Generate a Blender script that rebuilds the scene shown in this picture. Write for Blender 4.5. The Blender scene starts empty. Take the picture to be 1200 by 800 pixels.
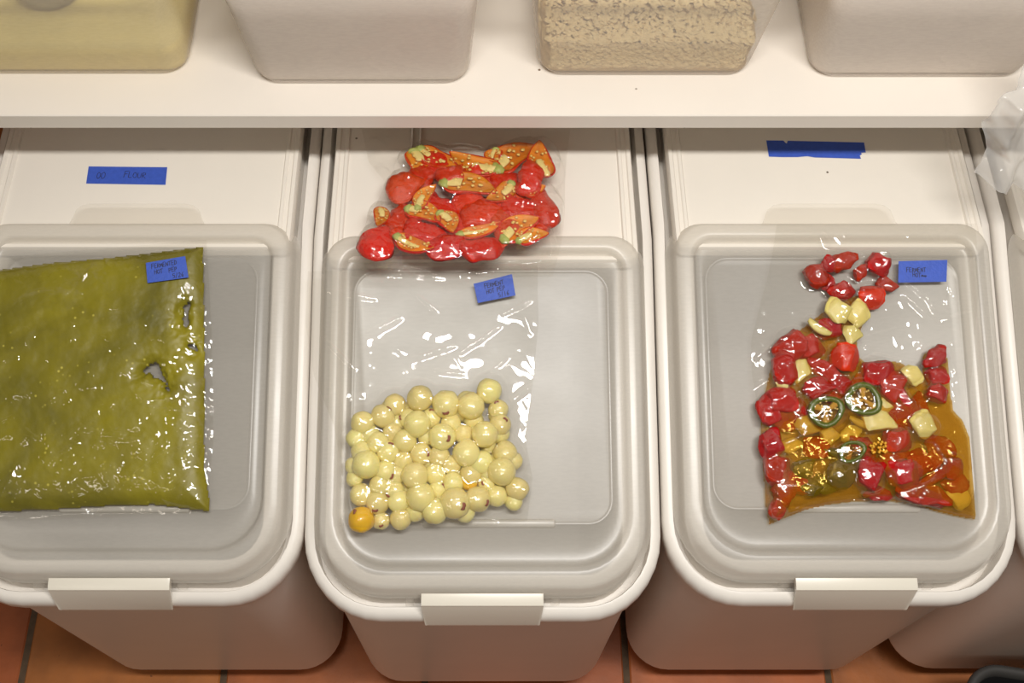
import bpy, math, random
import numpy as np
from mathutils import Vector, Matrix, noise

random.seed(7)
scene = bpy.context.scene
COL = scene.collection

# ------------------------------------------------------------------ camera, world, light, exposure
FPX, PITCH, CX, CY = 1250.0, math.radians(62.6), 572.0, 400.0
CAM = np.array([0.0, 0.0, 1.85])
cd = bpy.data.cameras.new('camera'); cam = bpy.data.objects.new('camera', cd); COL.objects.link(cam)
cam.location = CAM; cam.rotation_euler = (math.pi / 2 - PITCH, 0, 0)
cd.sensor_width = 36; cd.lens = FPX / 1200 * 36; cd.shift_x = (600 - CX) / 1200; cd.clip_start = 0.01
scene.camera = cam

world = bpy.data.worlds.new('world'); scene.world = world; world.use_nodes = True
bg = world.node_tree.nodes['Background']
bg.inputs[0].default_value = (1.0, 0.88, 0.74, 1); bg.inputs[1].default_value = 0.14

def area(name, loc, sx, sy, power, color, rot=(0, 0, 0)):
    l = bpy.data.lights.new(name, 'AREA'); l.shape = 'RECTANGLE'; l.size = sx; l.size_y = sy
    l.energy = power; l.color = color
    o = bpy.data.objects.new(name, l); COL.objects.link(o); o.location = loc; o.rotation_euler = rot
    return o
area('ceiling_lamp', (0.32, 0.12, 2.7), 1.2, 0.16, 40.5, (1.0, 0.972, 0.925))
area('far_ceiling_lamp', (-1.6, -0.9, 2.7), 1.2, 0.16, 6, (1.0, 0.90, 0.78))
scene.view_settings.view_transform = 'Standard'; scene.view_settings.look = 'None'
scene.view_settings.gamma = 1; scene.view_settings.use_curve_mapping = False
scene.view_settings.exposure = 0.0
scene.cycles.transparent_max_bounces = 32

# ------------------------------------------------------------------ frames (surfaces things lie on)
_F = np.array([0, math.cos(PITCH), -math.sin(PITCH)]); _D = np.array([0, -math.sin(PITCH), -math.cos(PITCH)])
_R = np.array([1.0, 0, 0])
class Frame:
    """A plane of the place with its own axes: u across, v along, w up from the surface."""
    def __init__(s, O, slope):
        s.O = np.array(O, float); a = slope
        s.X = np.array([1.0, 0, 0]); s.S = np.array([0, math.cos(a), math.sin(a)]); s.N = np.array([0, -math.sin(a), math.cos(a)])
    def at(s, x, y, w=0.0):                       # image measurement -> u, v on the surface
        r = _F + (x - CX) / FPX * _R + (y - CY) / FPX * _D
        t = ((s.O + w * s.N - CAM) @ s.N) / (r @ s.N)
        d = CAM + t * r - s.O
        return d @ s.X, d @ s.S
    def P(s, u, v, w): return s.O + u * s.X + v * s.S + w * s.N
    def arr(s, U, V, W):
        return s.O + U[..., None] * s.X + V[..., None] * s.S + W[..., None] * s.N
    def scale(s, x, y):                           # metres per pixel there
        u, v = s.at(x, y); return ((s.P(u, v, 0) - CAM) @ _F) / FPX
    def mat(s, u, v, w, ang=0.0):
        M = Matrix(((s.X[0], s.S[0], s.N[0]), (s.X[1], s.S[1], s.N[1]), (s.X[2], s.S[2], s.N[2]))).to_4x4()
        return Matrix.Translation(Vector(s.P(u, v, w))) @ M @ Matrix.Rotation(ang, 4, 'Z')

# ------------------------------------------------------------------ materials
MATS = {}
def nt(name):
    m = bpy.data.materials.new(name); m.use_nodes = True; MATS[name] = m
    t = m.node_tree; t.nodes.clear()
    out = t.nodes.new('ShaderNodeOutputMaterial')
    return m, t, out
def N(t, k, **kw):
    n = t.nodes.new(k)
    for a, b in kw.items():
        if a.startswith('i_'):
            key = a[2:]
            n.inputs[int(key) if key.isdigit() else key.replace('_', ' ')].default_value = b
        else: setattr(n, a, b)
    return n
def ramp(t, src, stops):
    r = t.nodes.new('ShaderNodeValToRGB'); e = r.color_ramp.elements
    while len(e) < len(stops): e.new(0.5)
    for k, (p, c) in enumerate(stops):
        e[k].position = p; e[k].color = (*c, 1) if len(c) == 3 else c
    t.links.new(src, r.inputs[0]); return r.outputs[0]
def srgb(r, g, b):
    f = lambda c: (c / 255 / 12.92) if c / 255 <= .04045 else ((c / 255 + .055) / 1.055) ** 2.4
    return (f(r), f(g), f(b))
def plain(name, col, rough=0.5, var=0.06, scale=20, bump=0.0, bscale=60, spec=0.5, sub=0.0, subr=(.01, .006, .003), specks=None, coat=0.0, metal=0.0, objvar=0.0):
    m, t, out = nt(name)
    tc = N(t, 'ShaderNodeTexCoord'); L = t.links.new
    n = N(t, 'ShaderNodeTexNoise', i_Scale=scale, i_Detail=5.0); L(tc.outputs['Object'], n.inputs['Vector'])
    c0 = tuple(max(0, c * (1 - var)) for c in col); c1 = tuple(min(1, c * (1 + var)) for c in col)
    c = ramp(t, n.outputs['Fac'], [(.3, c0), (.7, c1)])
    if specks:
        sc, thr, scol = specks
        v = N(t, 'ShaderNodeTexVoronoi', i_Scale=sc); L(tc.outputs['Object'], v.inputs['Vector'])
        k = ramp(t, v.outputs['Distance'], [(thr * .7, (1, 1, 1)), (thr, (0, 0, 0))])
        n2 = N(t, 'ShaderNodeTexNoise', i_Scale=sc * .45); L(tc.outputs['Object'], n2.inputs['Vector'])
        k2 = ramp(t, n2.outputs['Fac'], [(.56, (0, 0, 0)), (.60, (1, 1, 1))])
        mu = N(t, 'ShaderNodeMath', operation='MULTIPLY'); L(k, mu.inputs[0]); L(k2, mu.inputs[1])
        mx = N(t, 'ShaderNodeMix', data_type='RGBA'); L(mu.outputs[0], mx.inputs[0]); L(c, mx.inputs[6]); mx.inputs[7].default_value = (*scol, 1)
        c = mx.outputs[2]
    if objvar:
        oi = N(t, 'ShaderNodeObjectInfo')
        hs = N(t, 'ShaderNodeHueSaturation'); L(c, hs.inputs['Color'])
        mr = N(t, 'ShaderNodeMapRange', i_3=1 - objvar, i_4=1 + objvar); L(oi.outputs['Random'], mr.inputs[0]); L(mr.outputs[0], hs.inputs['Value'])
        mr2 = N(t, 'ShaderNodeMapRange', i_3=.5 - objvar * .06, i_4=.5 + objvar * .06)
        mm = N(t, 'ShaderNodeMath', operation='FRACT'); ml = N(t, 'ShaderNodeMath', operation='MULTIPLY', i_1=7.31)
        L(oi.outputs['Random'], ml.inputs[0]); L(ml.outputs[0], mm.inputs[0]); L(mm.outputs[0], mr2.inputs[0]); L(mr2.outputs[0], hs.inputs['Hue'])
        c = hs.outputs[0]
    b = N(t, 'ShaderNodeBsdfPrincipled', i_Roughness=rough, i_Metallic=metal)
    b.inputs['Specular IOR Level'].default_value = spec; b.inputs['Coat Weight'].default_value = coat; b.inputs['Coat Roughness'].default_value = .08
    if sub:
        b.inputs['Subsurface Weight'].default_value = sub; b.inputs['Subsurface Radius'].default_value = subr; b.inputs['Subsurface Scale'].default_value = 1.0
    L(c, b.inputs['Base Color'])
    if bump:
        nb = N(t, 'ShaderNodeTexNoise', i_Scale=bscale, i_Detail=4.0); L(tc.outputs['Object'], nb.inputs['Vector'])
        bp = N(t, 'ShaderNodeBump', i_Strength=bump, i_Distance=.002); L(nb.outputs['Fac'], bp.inputs['Height']); L(bp.outputs[0], b.inputs['Normal'])
    L(b.outputs[0], out.inputs[0])
    return m
def milky(name, col, clear, rough=.3, trans=.4, scuff=0.0, gloss=.5):
    """frosted plastic: partly clear, partly a scattering body with a satin surface"""
    m, t, out = nt(name); L = t.links.new
    tc = N(t, 'ShaderNodeTexCoord')
    n = N(t, 'ShaderNodeTexNoise', i_Scale=14.0, i_Detail=6.0); L(tc.outputs['Object'], n.inputs['Vector'])
    b = N(t, 'ShaderNodeBsdfPrincipled', i_Roughness=rough); b.inputs['Specular IOR Level'].default_value = gloss
    b.inputs['Base Color'].default_value = (*col, 1)
    L(N(t, 'ShaderNodeMapRange', i_3=rough * .8, i_4=rough * 1.25).outputs[0], b.inputs['Roughness'])
    L(n.outputs['Fac'], b.inputs['Roughness'].links[0].from_node.inputs[0])
    tl = N(t, 'ShaderNodeBsdfTranslucent'); tl.inputs[0].default_value = (*col, 1)
    m1 = N(t, 'ShaderNodeMixShader', i_0=trans); L(b.outputs[0], m1.inputs[1]); L(tl.outputs[0], m1.inputs[2])
    tr = N(t, 'ShaderNodeBsdfTransparent'); tr.inputs[0].default_value = (.985, .98, .97, 1)
    m2 = N(t, 'ShaderNodeMixShader'); L(m1.outputs[0], m2.inputs[1]); L(tr.outputs[0], m2.inputs[2])
    if scuff:
        v = N(t, 'ShaderNodeTexNoise', i_Scale=420.0, i_Detail=2.0)
        mp = N(t, 'ShaderNodeMapping'); mp.inputs['Scale'].default_value = (.25, 1.0, 1.0); L(tc.outputs['Object'], mp.inputs[0]); L(mp.outputs[0], v.inputs['Vector'])
        mr = N(t, 'ShaderNodeMapRange', i_1=.35, i_2=.65, i_3=clear + scuff, i_4=clear - scuff); L(v.outputs['Fac'], mr.inputs[0]); L(mr.outputs[0], m2.inputs[0])
    else: m2.inputs[0].default_value = clear
    L(m2.outputs[0], out.inputs[0])
    return m
def film(name, haze=.04, rough=.07, crinkle=.5, cscale=70, tint=(.985, .98, .965), boost=2.2, relief=.0016):
    m, t, out = nt(name); L = t.links.new
    tc = N(t, 'ShaderNodeTexCoord')
    n1 = N(t, 'ShaderNodeTexNoise', i_Scale=cscale, i_Detail=3.0, i_Distortion=1.2); L(tc.outputs['Object'], n1.inputs['Vector'])
    n2 = N(t, 'ShaderNodeTexVoronoi', i_Scale=cscale * 1.6, feature='SMOOTH_F1'); L(tc.outputs['Object'], n2.inputs['Vector'])
    ad = N(t, 'ShaderNodeMath', operation='ADD'); L(n1.outputs['Fac'], ad.inputs[0]); L(n2.outputs['Distance'], ad.inputs[1])
    bp = N(t, 'ShaderNodeBump', i_Strength=crinkle, i_Distance=relief); L(ad.outputs[0], bp.inputs['Height'])
    fr = N(t, 'ShaderNodeFresnel', i_IOR=1.5); L(bp.outputs[0], fr.inputs['Normal'])
    mul = N(t, 'ShaderNodeMath', operation='MULTIPLY', i_1=boost); L(fr.outputs[0], mul.inputs[0])
    mu = N(t, 'ShaderNodeMath', operation='MINIMUM', i_1=.16); L(mul.outputs[0], mu.inputs[0])
    gl = N(t, 'ShaderNodeBsdfGlossy', i_Roughness=rough); L(bp.outputs[0], gl.inputs['Normal'])
    tr = N(t, 'ShaderNodeBsdfTransparent'); tr.inputs[0].default_value = (*tint, 1)
    df = N(t, 'ShaderNodeBsdfDiffuse'); df.inputs[0].default_value = (.9, .88, .85, 1)
    m1 = N(t, 'ShaderNodeMixShader', i_0=haze); L(tr.outputs[0], m1.inputs[1]); L(df.outputs[0], m1.inputs[2])
    m2 = N(t, 'ShaderNodeMixShader'); L(mu.outputs[0], m2.inputs[0]); L(m1.outputs[0], m2.inputs[1]); L(gl.outputs[0], m2.inputs[2])
    L(m2.outputs[0], out.inputs[0]); return m
def tinted(name, col, body, bodycol, rough=.1):
    m, t, out = nt(name); L = t.links.new
    tr = N(t, 'ShaderNodeBsdfTransparent'); tr.inputs[0].default_value = (*col, 1)
    df = N(t, 'ShaderNodeBsdfPrincipled', i_Roughness=rough); df.inputs['Base Color'].default_value = (*bodycol, 1)
    tc = N(t, 'ShaderNodeTexCoord'); n = N(t, 'ShaderNodeTexNoise', i_Scale=45.0, i_Detail=4.0); L(tc.outputs['Object'], n.inputs['Vector'])
    mr = N(t, 'ShaderNodeMapRange', i_1=.35, i_2=.65, i_3=body * .6, i_4=body * 1.5); L(n.outputs['Fac'], mr.inputs[0])
    mx = N(t, 'ShaderNodeMixShader'); L(mr.outputs[0], mx.inputs[0]); L(tr.outputs[0], mx.inputs[1]); L(df.outputs[0], mx.inputs[2])
    L(mx.outputs[0], out.inputs[0]); return m

plain('shelf_paint', srgb(240, 232, 222), .42, .02, 6, .12, 40, specks=(38, .07, srgb(120, 100, 80)))
plain('wall_paint', srgb(225, 218, 205), .6, .03, 5, .1)
plain('bin_plastic', srgb(233, 227, 219), .38, .025, 9, .08, 90)
plain('bin_plastic_tinted', srgb(196, 178, 130), .38, .05, 9, .08, 90)
plain('panel_plastic', srgb(238, 231, 220), .4, .02, 8, .12, 70, specks=(30, .055, srgb(90, 75, 60)))
milky('lid_plastic', srgb(236, 231, 222), .42, .30, .30, .012, 1.0)
milky('tab_plastic', srgb(245, 242, 236), .90, .25, .5)
plain('latch_plastic', srgb(232, 226, 212), .3, .02, 10, .05)
milky('box_plastic', srgb(246, 241, 236), .56, .25, .35, .02, .5)
plain('terracotta', srgb(166, 94, 46), .55, .28, 9, .35, 60, specks=(60, .16, srgb(96, 50, 28)), objvar=.16)
plain('grout', srgb(92, 74, 56), .9, .2, 60, .4, 200)
plain('caster_rubber', srgb(60, 58, 55), .6)
plain('caster_metal', srgb(150, 145, 135), .35, metal=.8)
plain('masking_blue', srgb(58, 90, 190), .55, .07, 160, .25, 400)
plain('marker_ink', srgb(40, 38, 52), .6)
plain('semolina', srgb(232, 212, 128), .9, .05, 60, .5, 300)
plain('white_flour', srgb(236, 226, 216), .9, .03, 20, .4, 160)
plain('oat', srgb(228, 204, 152), .75, .10, 120, objvar=0)
plain('oat_bed', srgb(196, 166, 112), .9, .15, 160, .6, 220)
plain('scoop_metal', srgb(170, 165, 158), .35, .05, metal=.4)
plain('steel', srgb(200, 196, 188), .25, .03, metal=.9)
plain('strip_grey', srgb(205, 200, 190), .3)
plain('strip_edge_glint', srgb(250, 248, 244), .3)  # near-white colour in place of the specular glint on the strip's edges
plain('tub_black', srgb(34, 33, 34), .5)
plain('tub_rim', srgb(62, 60, 58), .6)
film('bag_film', .02, .05, .05, 30, boost=1.6)
film('bag_film_tight', .004, .07, .14, 60, boost=1.6)
film('carrier_film', .40, .10, .5, 50, (.98, .975, .965), boost=2.4)
film('bag_film_clinging', .003, .10, .5, 70, boost=2.6, relief=.0016)
plain('pearl_onion', srgb(246, 230, 158), .22, .09, 60, .15, 160, sub=.6, subr=(.006, .005, .0025), specks=(150, .16, srgb(150, 110, 60)), objvar=.09)
plain('pearl_onion_golden', srgb(240, 190, 40), .32, .06, 60, .1, sub=.3, subr=(.006, .004, .001))
plain('onion_peel', srgb(150, 84, 66), .6, .3, 200)
plain('chilli_skin', srgb(216, 48, 4), .13, .2, 30, .25, 110, objvar=.10)
plain('chilli_flesh', srgb(240, 138, 30), .35, .35, 1.6, .2, 120, objvar=.10)
plain('chilli_pith', srgb(246, 222, 140), .45, .12, 120, .2, 200)
plain('chilli_seed', srgb(248, 212, 122), .5, .1, 90)
plain('chilli_stem', srgb(176, 186, 96), .5, .25, 90)
plain('pepper_red', srgb(180, 28, 4), .16, .3, 45, .35, 110, objvar=.10, spec=.4)
plain('pepper_orange_red', srgb(216, 50, 10), .16, .15, 45, .2, 90)
plain('onion_pale', srgb(232, 214, 128), .35, .10, 60, .1, sub=.3, subr=(.006, .005, .002), objvar=.08)
plain('jalapeno_skin', srgb(84, 94, 8), .2, .2, 50, .1, objvar=.12)
plain('jalapeno_pulp', srgb(206, 150, 40), .45, .25, 90, .4, 160)
plain('brine_seeds', srgb(240, 178, 50), .5, .2, 120)
tinted('amber_brine', (.90, .74, .38), .14, srgb(206, 146, 30))
# green puree: olive with darker and yellower clouds and thin greyish gaps
m, t, out = nt('green_puree'); L = t.links.new
tc = N(t, 'ShaderNodeTexCoord')
n = N(t, 'ShaderNodeTexNoise', i_Scale=11.0, i_Detail=7.0, i_Distortion=.6); L(tc.outputs['Object'], n.inputs[0])
c = ramp(t, n.outputs['Fac'], [(.30, srgb(104, 98, 0)), (.5, srgb(130, 121, 0)), (.72, srgb(152, 142, 2))])
v = N(t, 'ShaderNodeTexVoronoi', i_Scale=110.0); L(tc.outputs['Object'], v.inputs['Vector'])
k = ramp(t, v.outputs['Distance'], [(.10, (1, 1, 1)), (.2, (0, 0, 0))])
n2 = N(t, 'ShaderNodeTexNoise', i_Scale=40.0); L(tc.outputs['Object'], n2.inputs[0])
k2 = ramp(t, n2.outputs['Fac'], [(.5, (0, 0, 0)), (.62, (1, 1, 1))])
mu = N(t, 'ShaderNodeMath', operation='MULTIPLY'); L(k, mu.inputs[0]); L(k2, mu.inputs[1])
mx = N(t, 'ShaderNodeMix', data_type='RGBA'); L(mu.outputs[0], mx.inputs[0]); L(c, mx.inputs[6]); mx.inputs[7].default_value = (*srgb(196, 184, 70), 1)
n3 = N(t, 'ShaderNodeTexNoise', i_Scale=9.0, i_Detail=8.0, i_Roughness=.75, i_Distortion=.8); L(tc.outputs['Object'], n3.inputs[0])
k3 = ramp(t, n3.outputs['Fac'], [(.60, (0, 0, 0)), (.70, (.55, .55, .55))])
mx2 = N(t, 'ShaderNodeMix', data_type='RGBA'); L(k3, mx2.inputs[0]); L(mx.outputs[2], mx2.inputs[6]); mx2.inputs[7].default_value = (*srgb(150, 140, 92), 1)
b = N(t, 'ShaderNodeBsdfPrincipled', i_Roughness=.45); L(mx2.outputs[2], b.inputs['Base Color'])
nb = N(t, 'ShaderNodeTexNoise', i_Scale=120.0, i_Detail=4.0); L(tc.outputs['Object'], nb.inputs[0])
bp = N(t, 'ShaderNodeBump', i_Strength=.3, i_Distance=.002); L(nb.outputs['Fac'], bp.inputs['Height']); L(bp.outputs[0], b.inputs['Normal'])
L(b.outputs[0], out.inputs[0])

# ------------------------------------------------------------------ object helpers
WPOS = {}
def tag(o, label=None, cat=None, group=None, kind=None):
    for k, v in (('label', label), ('category', cat), ('group', group), ('kind', kind)):
        if v: o[k] = v
    return o
def empty(name, loc):
    o = bpy.data.objects.new(name, None); COL.objects.link(o); o.location = loc; o.empty_display_size = .05
    WPOS[o] = np.array(loc, float); return o
def mesh(name, V, Fs, mat, smooth=True):
    me = bpy.data.meshes.new(name); me.from_pydata([tuple(map(float, p)) for p in V], [], [tuple(map(int, f)) for f in Fs])
    me.materials.append(MATS[mat]); me.polygons.foreach_set('use_smooth', [smooth] * len(me.polygons)); me.update()
    return me
def build(name, V, Fs, mat, parent=None, smooth=True, origin=None, sharp=None):
    """one mesh object from world-space vertices; its origin at the base of the piece"""
    V = np.asarray(V, float)
    c = np.array(origin, float) if origin is not None else np.array([(V[:, 0].min() + V[:, 0].max()) / 2, (V[:, 1].min() + V[:, 1].max()) / 2, V[:, 2].min()])
    me = mesh(name, V - c, Fs, mat, smooth)
    if sharp: me.set_sharp_from_angle(angle=math.radians(sharp))
    o = bpy.data.objects.new(name, me); COL.objects.link(o)
    WPOS[o] = c
    if parent: o.parent = parent; o.location = c - WPOS[parent]
    else: o.location = c
    return o
def inst(name, me, M=None, parent=None):
    o = bpy.data.objects.new(name, me); COL.objects.link(o)
    if parent: o.parent = parent
    if M is not None: o.matrix_basis = M
    return o
class MB:
    def __init__(s): s.V = []; s.F = []
    def add(s, V, F):
        k = len(s.V); s.V += [tuple(p) for p in V]; s.F += [tuple(i + k for i in f) for f in F]; return s
    def box(s, x0, x1, y0, y1, z0, z1):
        return s.add([(x0, y0, z0), (x1, y0, z0), (x1, y1, z0), (x0, y1, z0), (x0, y0, z1), (x1, y0, z1), (x1, y1, z1), (x0, y1, z1)],
                     [(0, 3, 2, 1), (4, 5, 6, 7), (0, 1, 5, 4), (1, 2, 6, 5), (2, 3, 7, 6), (3, 0, 4, 7)])
    def bbox(s, x0, x1, y0, y1, z0, z1, b):          # box with bevelled edges
        L = [(x0 + b, x1 - b, y0 + b, y1 - b, z0), (x0, x1, y0, y1, z0 + b), (x0, x1, y0, y1, z1 - b), (x0 + b, x1 - b, y0 + b, y1 - b, z1)]
        rings = []
        for a, c, d, e, z in L: rings.append([(a, d, z), (c, d, z), (c, e, z), (a, e, z)])
        V, F = loft(rings, True, True); return s.add(V, F)
    def tube(s, path, r, n=8):
        rings = []
        for i, p in enumerate(path):
            p = Vector(p); q = Vector(path[min(i + 1, len(path) - 1)]) - Vector(path[max(i - 1, 0)]); q.normalize()
            a = q.orthogonal().normalized(); b_ = q.cross(a)
            rr_ = r[i] if isinstance(r, (list, tuple)) else r
            rings.append([p + rr_ * (math.cos(2 * math.pi * k / n) * a + math.sin(2 * math.pi * k / n) * b_) for k in range(n)])
        # keep rings aligned
        V, F = loft(rings, True, True); return s.add(V, F)
def loft(rings, cap0=False, cap1=False, close=True):
    n = len(rings[0]); V = [p for r in rings for p in r]; F = []
    for i in range(len(rings) - 1):
        for k in range(n if close else n - 1):
            a, b_ = i * n + k, i * n + (k + 1) % n
            F.append((a, b_, b_ + n, a + n))
    if cap0: F.append(tuple(range(n - 1, -1, -1)))
    if cap1: F.append(tuple((len(rings) - 1) * n + k for k in range(n)))
    return V, F
def rr(x0, x1, y0, y1, rf, rb, yb=(), k=8):
    """rounded rectangle outline, front corners rf, back corners rb, extra points on the sides at yb"""
    P = []
    def arc(cx, cy, r, a0):
        for i in range(k + 1):
            a = a0 + i / k * math.pi / 2; P.append((cx + r * math.cos(a), cy + r * math.sin(a)))
    arc(x0 + rf, y0 + rf, rf, math.pi); arc(x1 - rf, y0 + rf, rf, 1.5 * math.pi)
    for y in yb: P.append((x1, y))
    arc(x1 - rb, y1 - rb, rb, 0); arc(x0 + rb, y1 - rb, rb, .5 * math.pi)
    for y in reversed(yb): P.append((x0, y))
    return P

# ------------------------------------------------------------------ the setting
TP, TG = 0.339, 0.011
fb = MB().box(-2.3, 2.3, -.9, 1.6, -.05, -.003)
floor = tag(build('floor', fb.V, fb.F, 'grout', smooth=False, origin=(0, 0, -.05)), kind='structure')
tb = MB().bbox(-(TP - TG) / 2, (TP - TG) / 2, -(TP - TG) / 2, (TP - TG) / 2, -.010, 0, .0025)
tile_me = mesh('tile', tb.V, tb.F, 'terracotta', False)
for i in range(-6, 7):
    for j in range(-3, 5):
        x, y = -.784 + TP / 2 + TP * (i + 2), .235 + TP / 2 + TP * j
        if abs(x) < 2.1 and -.7 < y < 1.45:
            o = inst('tile', tile_me, Matrix.Translation((x, y, .05 + random.uniform(-.0008, .0008))) @ Matrix.Rotation(random.choice((0, 1, 2, 3)) * math.pi / 2, 4, 'Z'), floor)
wb = MB().box(-2.3, 2.3, 1.5, 1.56, -.003, 2.7)
tag(build('wall_back', wb.V, wb.F, 'wall_paint', smooth=False), kind='structure')

SHZ = .864
root = empty('wall_shelf', (0, 1.14, .84)); tag(root, 'long white painted shelf board above the ingredient bins', 'shelf')
sb = MB().bbox(-1.9, 1.9, .8085, 1.499, .8405, SHZ, .0012)
build('shelf_board', sb.V, sb.F, 'shelf_paint', root, smooth=False)
for x in (-1.5, -.65, .65, 1.5):
    kb = MB().bbox(x - .012, x + .012, 1.06, 1.499, .80, .8405, .002)
    build('bracket', kb.V, kb.F, 'steel', root, smooth=False)

# ------------------------------------------------------------------ ingredient bins
SL = math.radians(16.8); TS = math.tan(SL); YH, ZH, YF0 = .724, .752, .302
ZF0 = ZH - TS * (YH - YF0)
def ztop(y): return ZH if y > YH else ZH - TS * (YH - y)
def lid_frame(bx, by): return Frame((bx, YF0 + by, ZF0), SL)

def make_bin(bx, by, label, body_mat='bin_plastic'):
    root = empty('ingredient_bin', (bx, by + .65, 0)); tag(root, label, 'bin', 'ingredient bins under the shelf')
    X0, X1, Y0, Y1 = -.2105, .2105, .284, 1.02
    prof = [(.050, 'a', .070), (.030, 'a', .070), (.022, 'a', .075), (.0185, 'a', .088), (.013, 't', -.050), (.012, 't', -.044), (.002, 't', -.042), (0, 't', -.038),
            (0, 't', -.024), (.0025, 't', -.018), (.007, 't', -.0155), (.0125, 't', -.0160), (.0135, 't', -.019), (.0140, 't', -.050), (.0245, 't', -.050), (.0250, 't', -.014), (.026, 't', -.0125), (.046, 't', -.0125), (.048, 't', -.015), (.0485, 't', -.05), (.0495, 'a', .100), (.060, 'a', .092)]
    rings = []
    for ins, mode, z in prof:
        rf, rb = max(.02, .092 - ins), max(.015, .05 - ins)
        if mode == 'a': rf = .075 - ins * .6
        pts = rr(X0 + ins, X1 - ins, Y0 + ins, Y1 - ins, rf, rb, (.45, .58, YH, .85))
        rings.append([(bx + x, by + y, z if mode == 'a' else ztop(y) + z) for x, y in pts])
    V, F = loft(rings, True, True)
    build('body', V, F, body_mat, root, sharp=50)
    # rear panel: a flat white slab with two moulded ribs along its sides
    rings = []
    for ins, z in ((0, .7365), (0, .7500), (.0015, .7535), (.006, .7535), (.0075, .7515), (.012, .7515), (.0135, .7530), (.017, .7530), (.0185, .7500), (.03, .7500)):
        rings.append([(bx + x, by + y, z) for x, y in rr(-.189 + ins, .189 - ins, YH - .046 + ins, 1.012 - ins, .012, .03, (.85,))])
    V, F = loft(rings, True, True)
    build('rear_panel', V, F, 'panel_plastic', root, sharp=35)
    # clear sliding lid with a raised border and a moulded inner field
    fr = lid_frame(bx, by)
    rings = []
    hw = .1985
    for d, w in ((0, -.013), (.0015, -.0115), (.0075, .006), (.0105, .0135), (.0130, .0175), (.017, .0195), (.030, .0205), (.0345, .0195), (.0375, .0160), (.0395, .0120), (.0420, .0110), (.046, .0105)):
        q = min(d, .02)
        rings.append([tuple(fr.P(x, y, w)) for x, y in rr(-hw + d * .82, hw - d * .82, d, .436 - d * .75, .086 - d * .7, .040 - d * .45)])
    for d, w in ((0, .0105), (.0012, .0120), (.0028, .0126), (.0045, .0118), (.006, .0112)):
        rings.append([tuple(fr.P(x, y, w)) for x, y in rr(-.157 + d, .153 - d, .082 + d, .388 - d, .030 - d, .030 - d)])
    V, F = loft(rings, False, True)
    lid = build('lid', V, F, 'lid_plastic', root, sharp=60)
    # thumb tab at the lid's rear edge
    pts = [(-.083, .428), (.083, .428), (.079, .436), (.075, .447), (.068, .4525), (.058, .4545), (-.058, .4545), (-.068, .4525), (-.075, .447), (-.079, .436)]
    rings = [[tuple(fr.P(x, y, w)) for x, y in pts] for w in (.008, .0108)]
    V, F = loft(rings, True, True); build('thumb_tab', V, F, 'tab_plastic', lid, smooth=False)
    # finger slot at the front edge of the inner field
    rings = []
    for d, w in ((0, .0105), (.0012, .0148), (.003, .0156)):
        rings.append([tuple(fr.P(x, y, w)) for x, y in rr(-.070 + d, .085 - d, .080 + d, .0905 - d, .0045 - d, .0045 - d)])
    V, F = loft(rings, False, True); build('finger_slot', V, F, 'lid_plastic', lid)
    # latch hanging over the rim
    prof = [(.006, .006), (-.003, .007), (-.0075, .006), (-.0095, .002), (-.031, -.026), (-.0320, -.030), (-.0290, -.031), (-.012, -.004), (.006, .000)]
    LX = .070
    rings = []
    for x, s in ((-LX, .9), (-LX + .003, 1), (LX - .003, 1), (LX, .9)):
        rings.append([tuple(fr.P(.018 * bx + x * (1 - .06 * max(0, -p[1]) / .034), p[0], p[1] * s)) for p in prof])
    V, F = loft(rings, True, True); build('latch', V, F, 'latch_plastic', root, sharp=30)
    # little hinge pins either side of the latch
    for s in (-1, 1):
        q = MB().bbox(bx * 1.018 + s * .0835 - .005, bx * 1.018 + s * .0835 + .005, by + .296, by + .303, ztop(.30) - .008, ztop(.30) + .006, .0012)
        build('latch_pin', q.V, q.F, 'tab_plastic', root, smooth=False)
    for cx_ in (-.14, .14):
        for cy_ in (.38, .93):
            q = MB(); x, y = bx + cx_, by + cy_
            q.bbox(x - .03, x + .03, y - .03, y + .03, .0645, .0699, .001)
            q.bbox(x - .016, x - .0135, y - .014, y + .016, .022, .0645, .0006); q.bbox(x + .0135, x + .016, y - .014, y + .016, .022, .0645, .0006)
            c_ = build('caster', q.V, q.F, 'caster_metal', root, smooth=False)
            q = MB(); q.tube([(x - .011, y, .0265), (x - .0085, y, .0265), (x + .0085, y, .0265), (x + .011, y, .0265)], [.023, .026, .026, .023], 20)
            build('wheel', q.V, q.F, 'caster_rubber', c_, sharp=40)
    return root

BINS = {'left': (-.4295, .018), 'centre': (-.0065, 0.0), 'right': (.4175, .018), 'end': (.8425, .020)}
bin_l = make_bin(*BINS['left'], 'white ingredient bin with an intact blue tape marked 00 flour, under green puree bag')
bin_c = make_bin(*BINS['centre'], 'white ingredient bin without tape, carrying the bag of pale yellow pearl onions')
bin_r = make_bin(*BINS['right'], 'white ingredient bin with a torn blue tape, carrying red pepper and brine bag')
bin_e = make_bin(*BINS['end'], 'white ingredient bin beside the torn-tape bin, below the hanging crumpled plastic bag')

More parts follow.
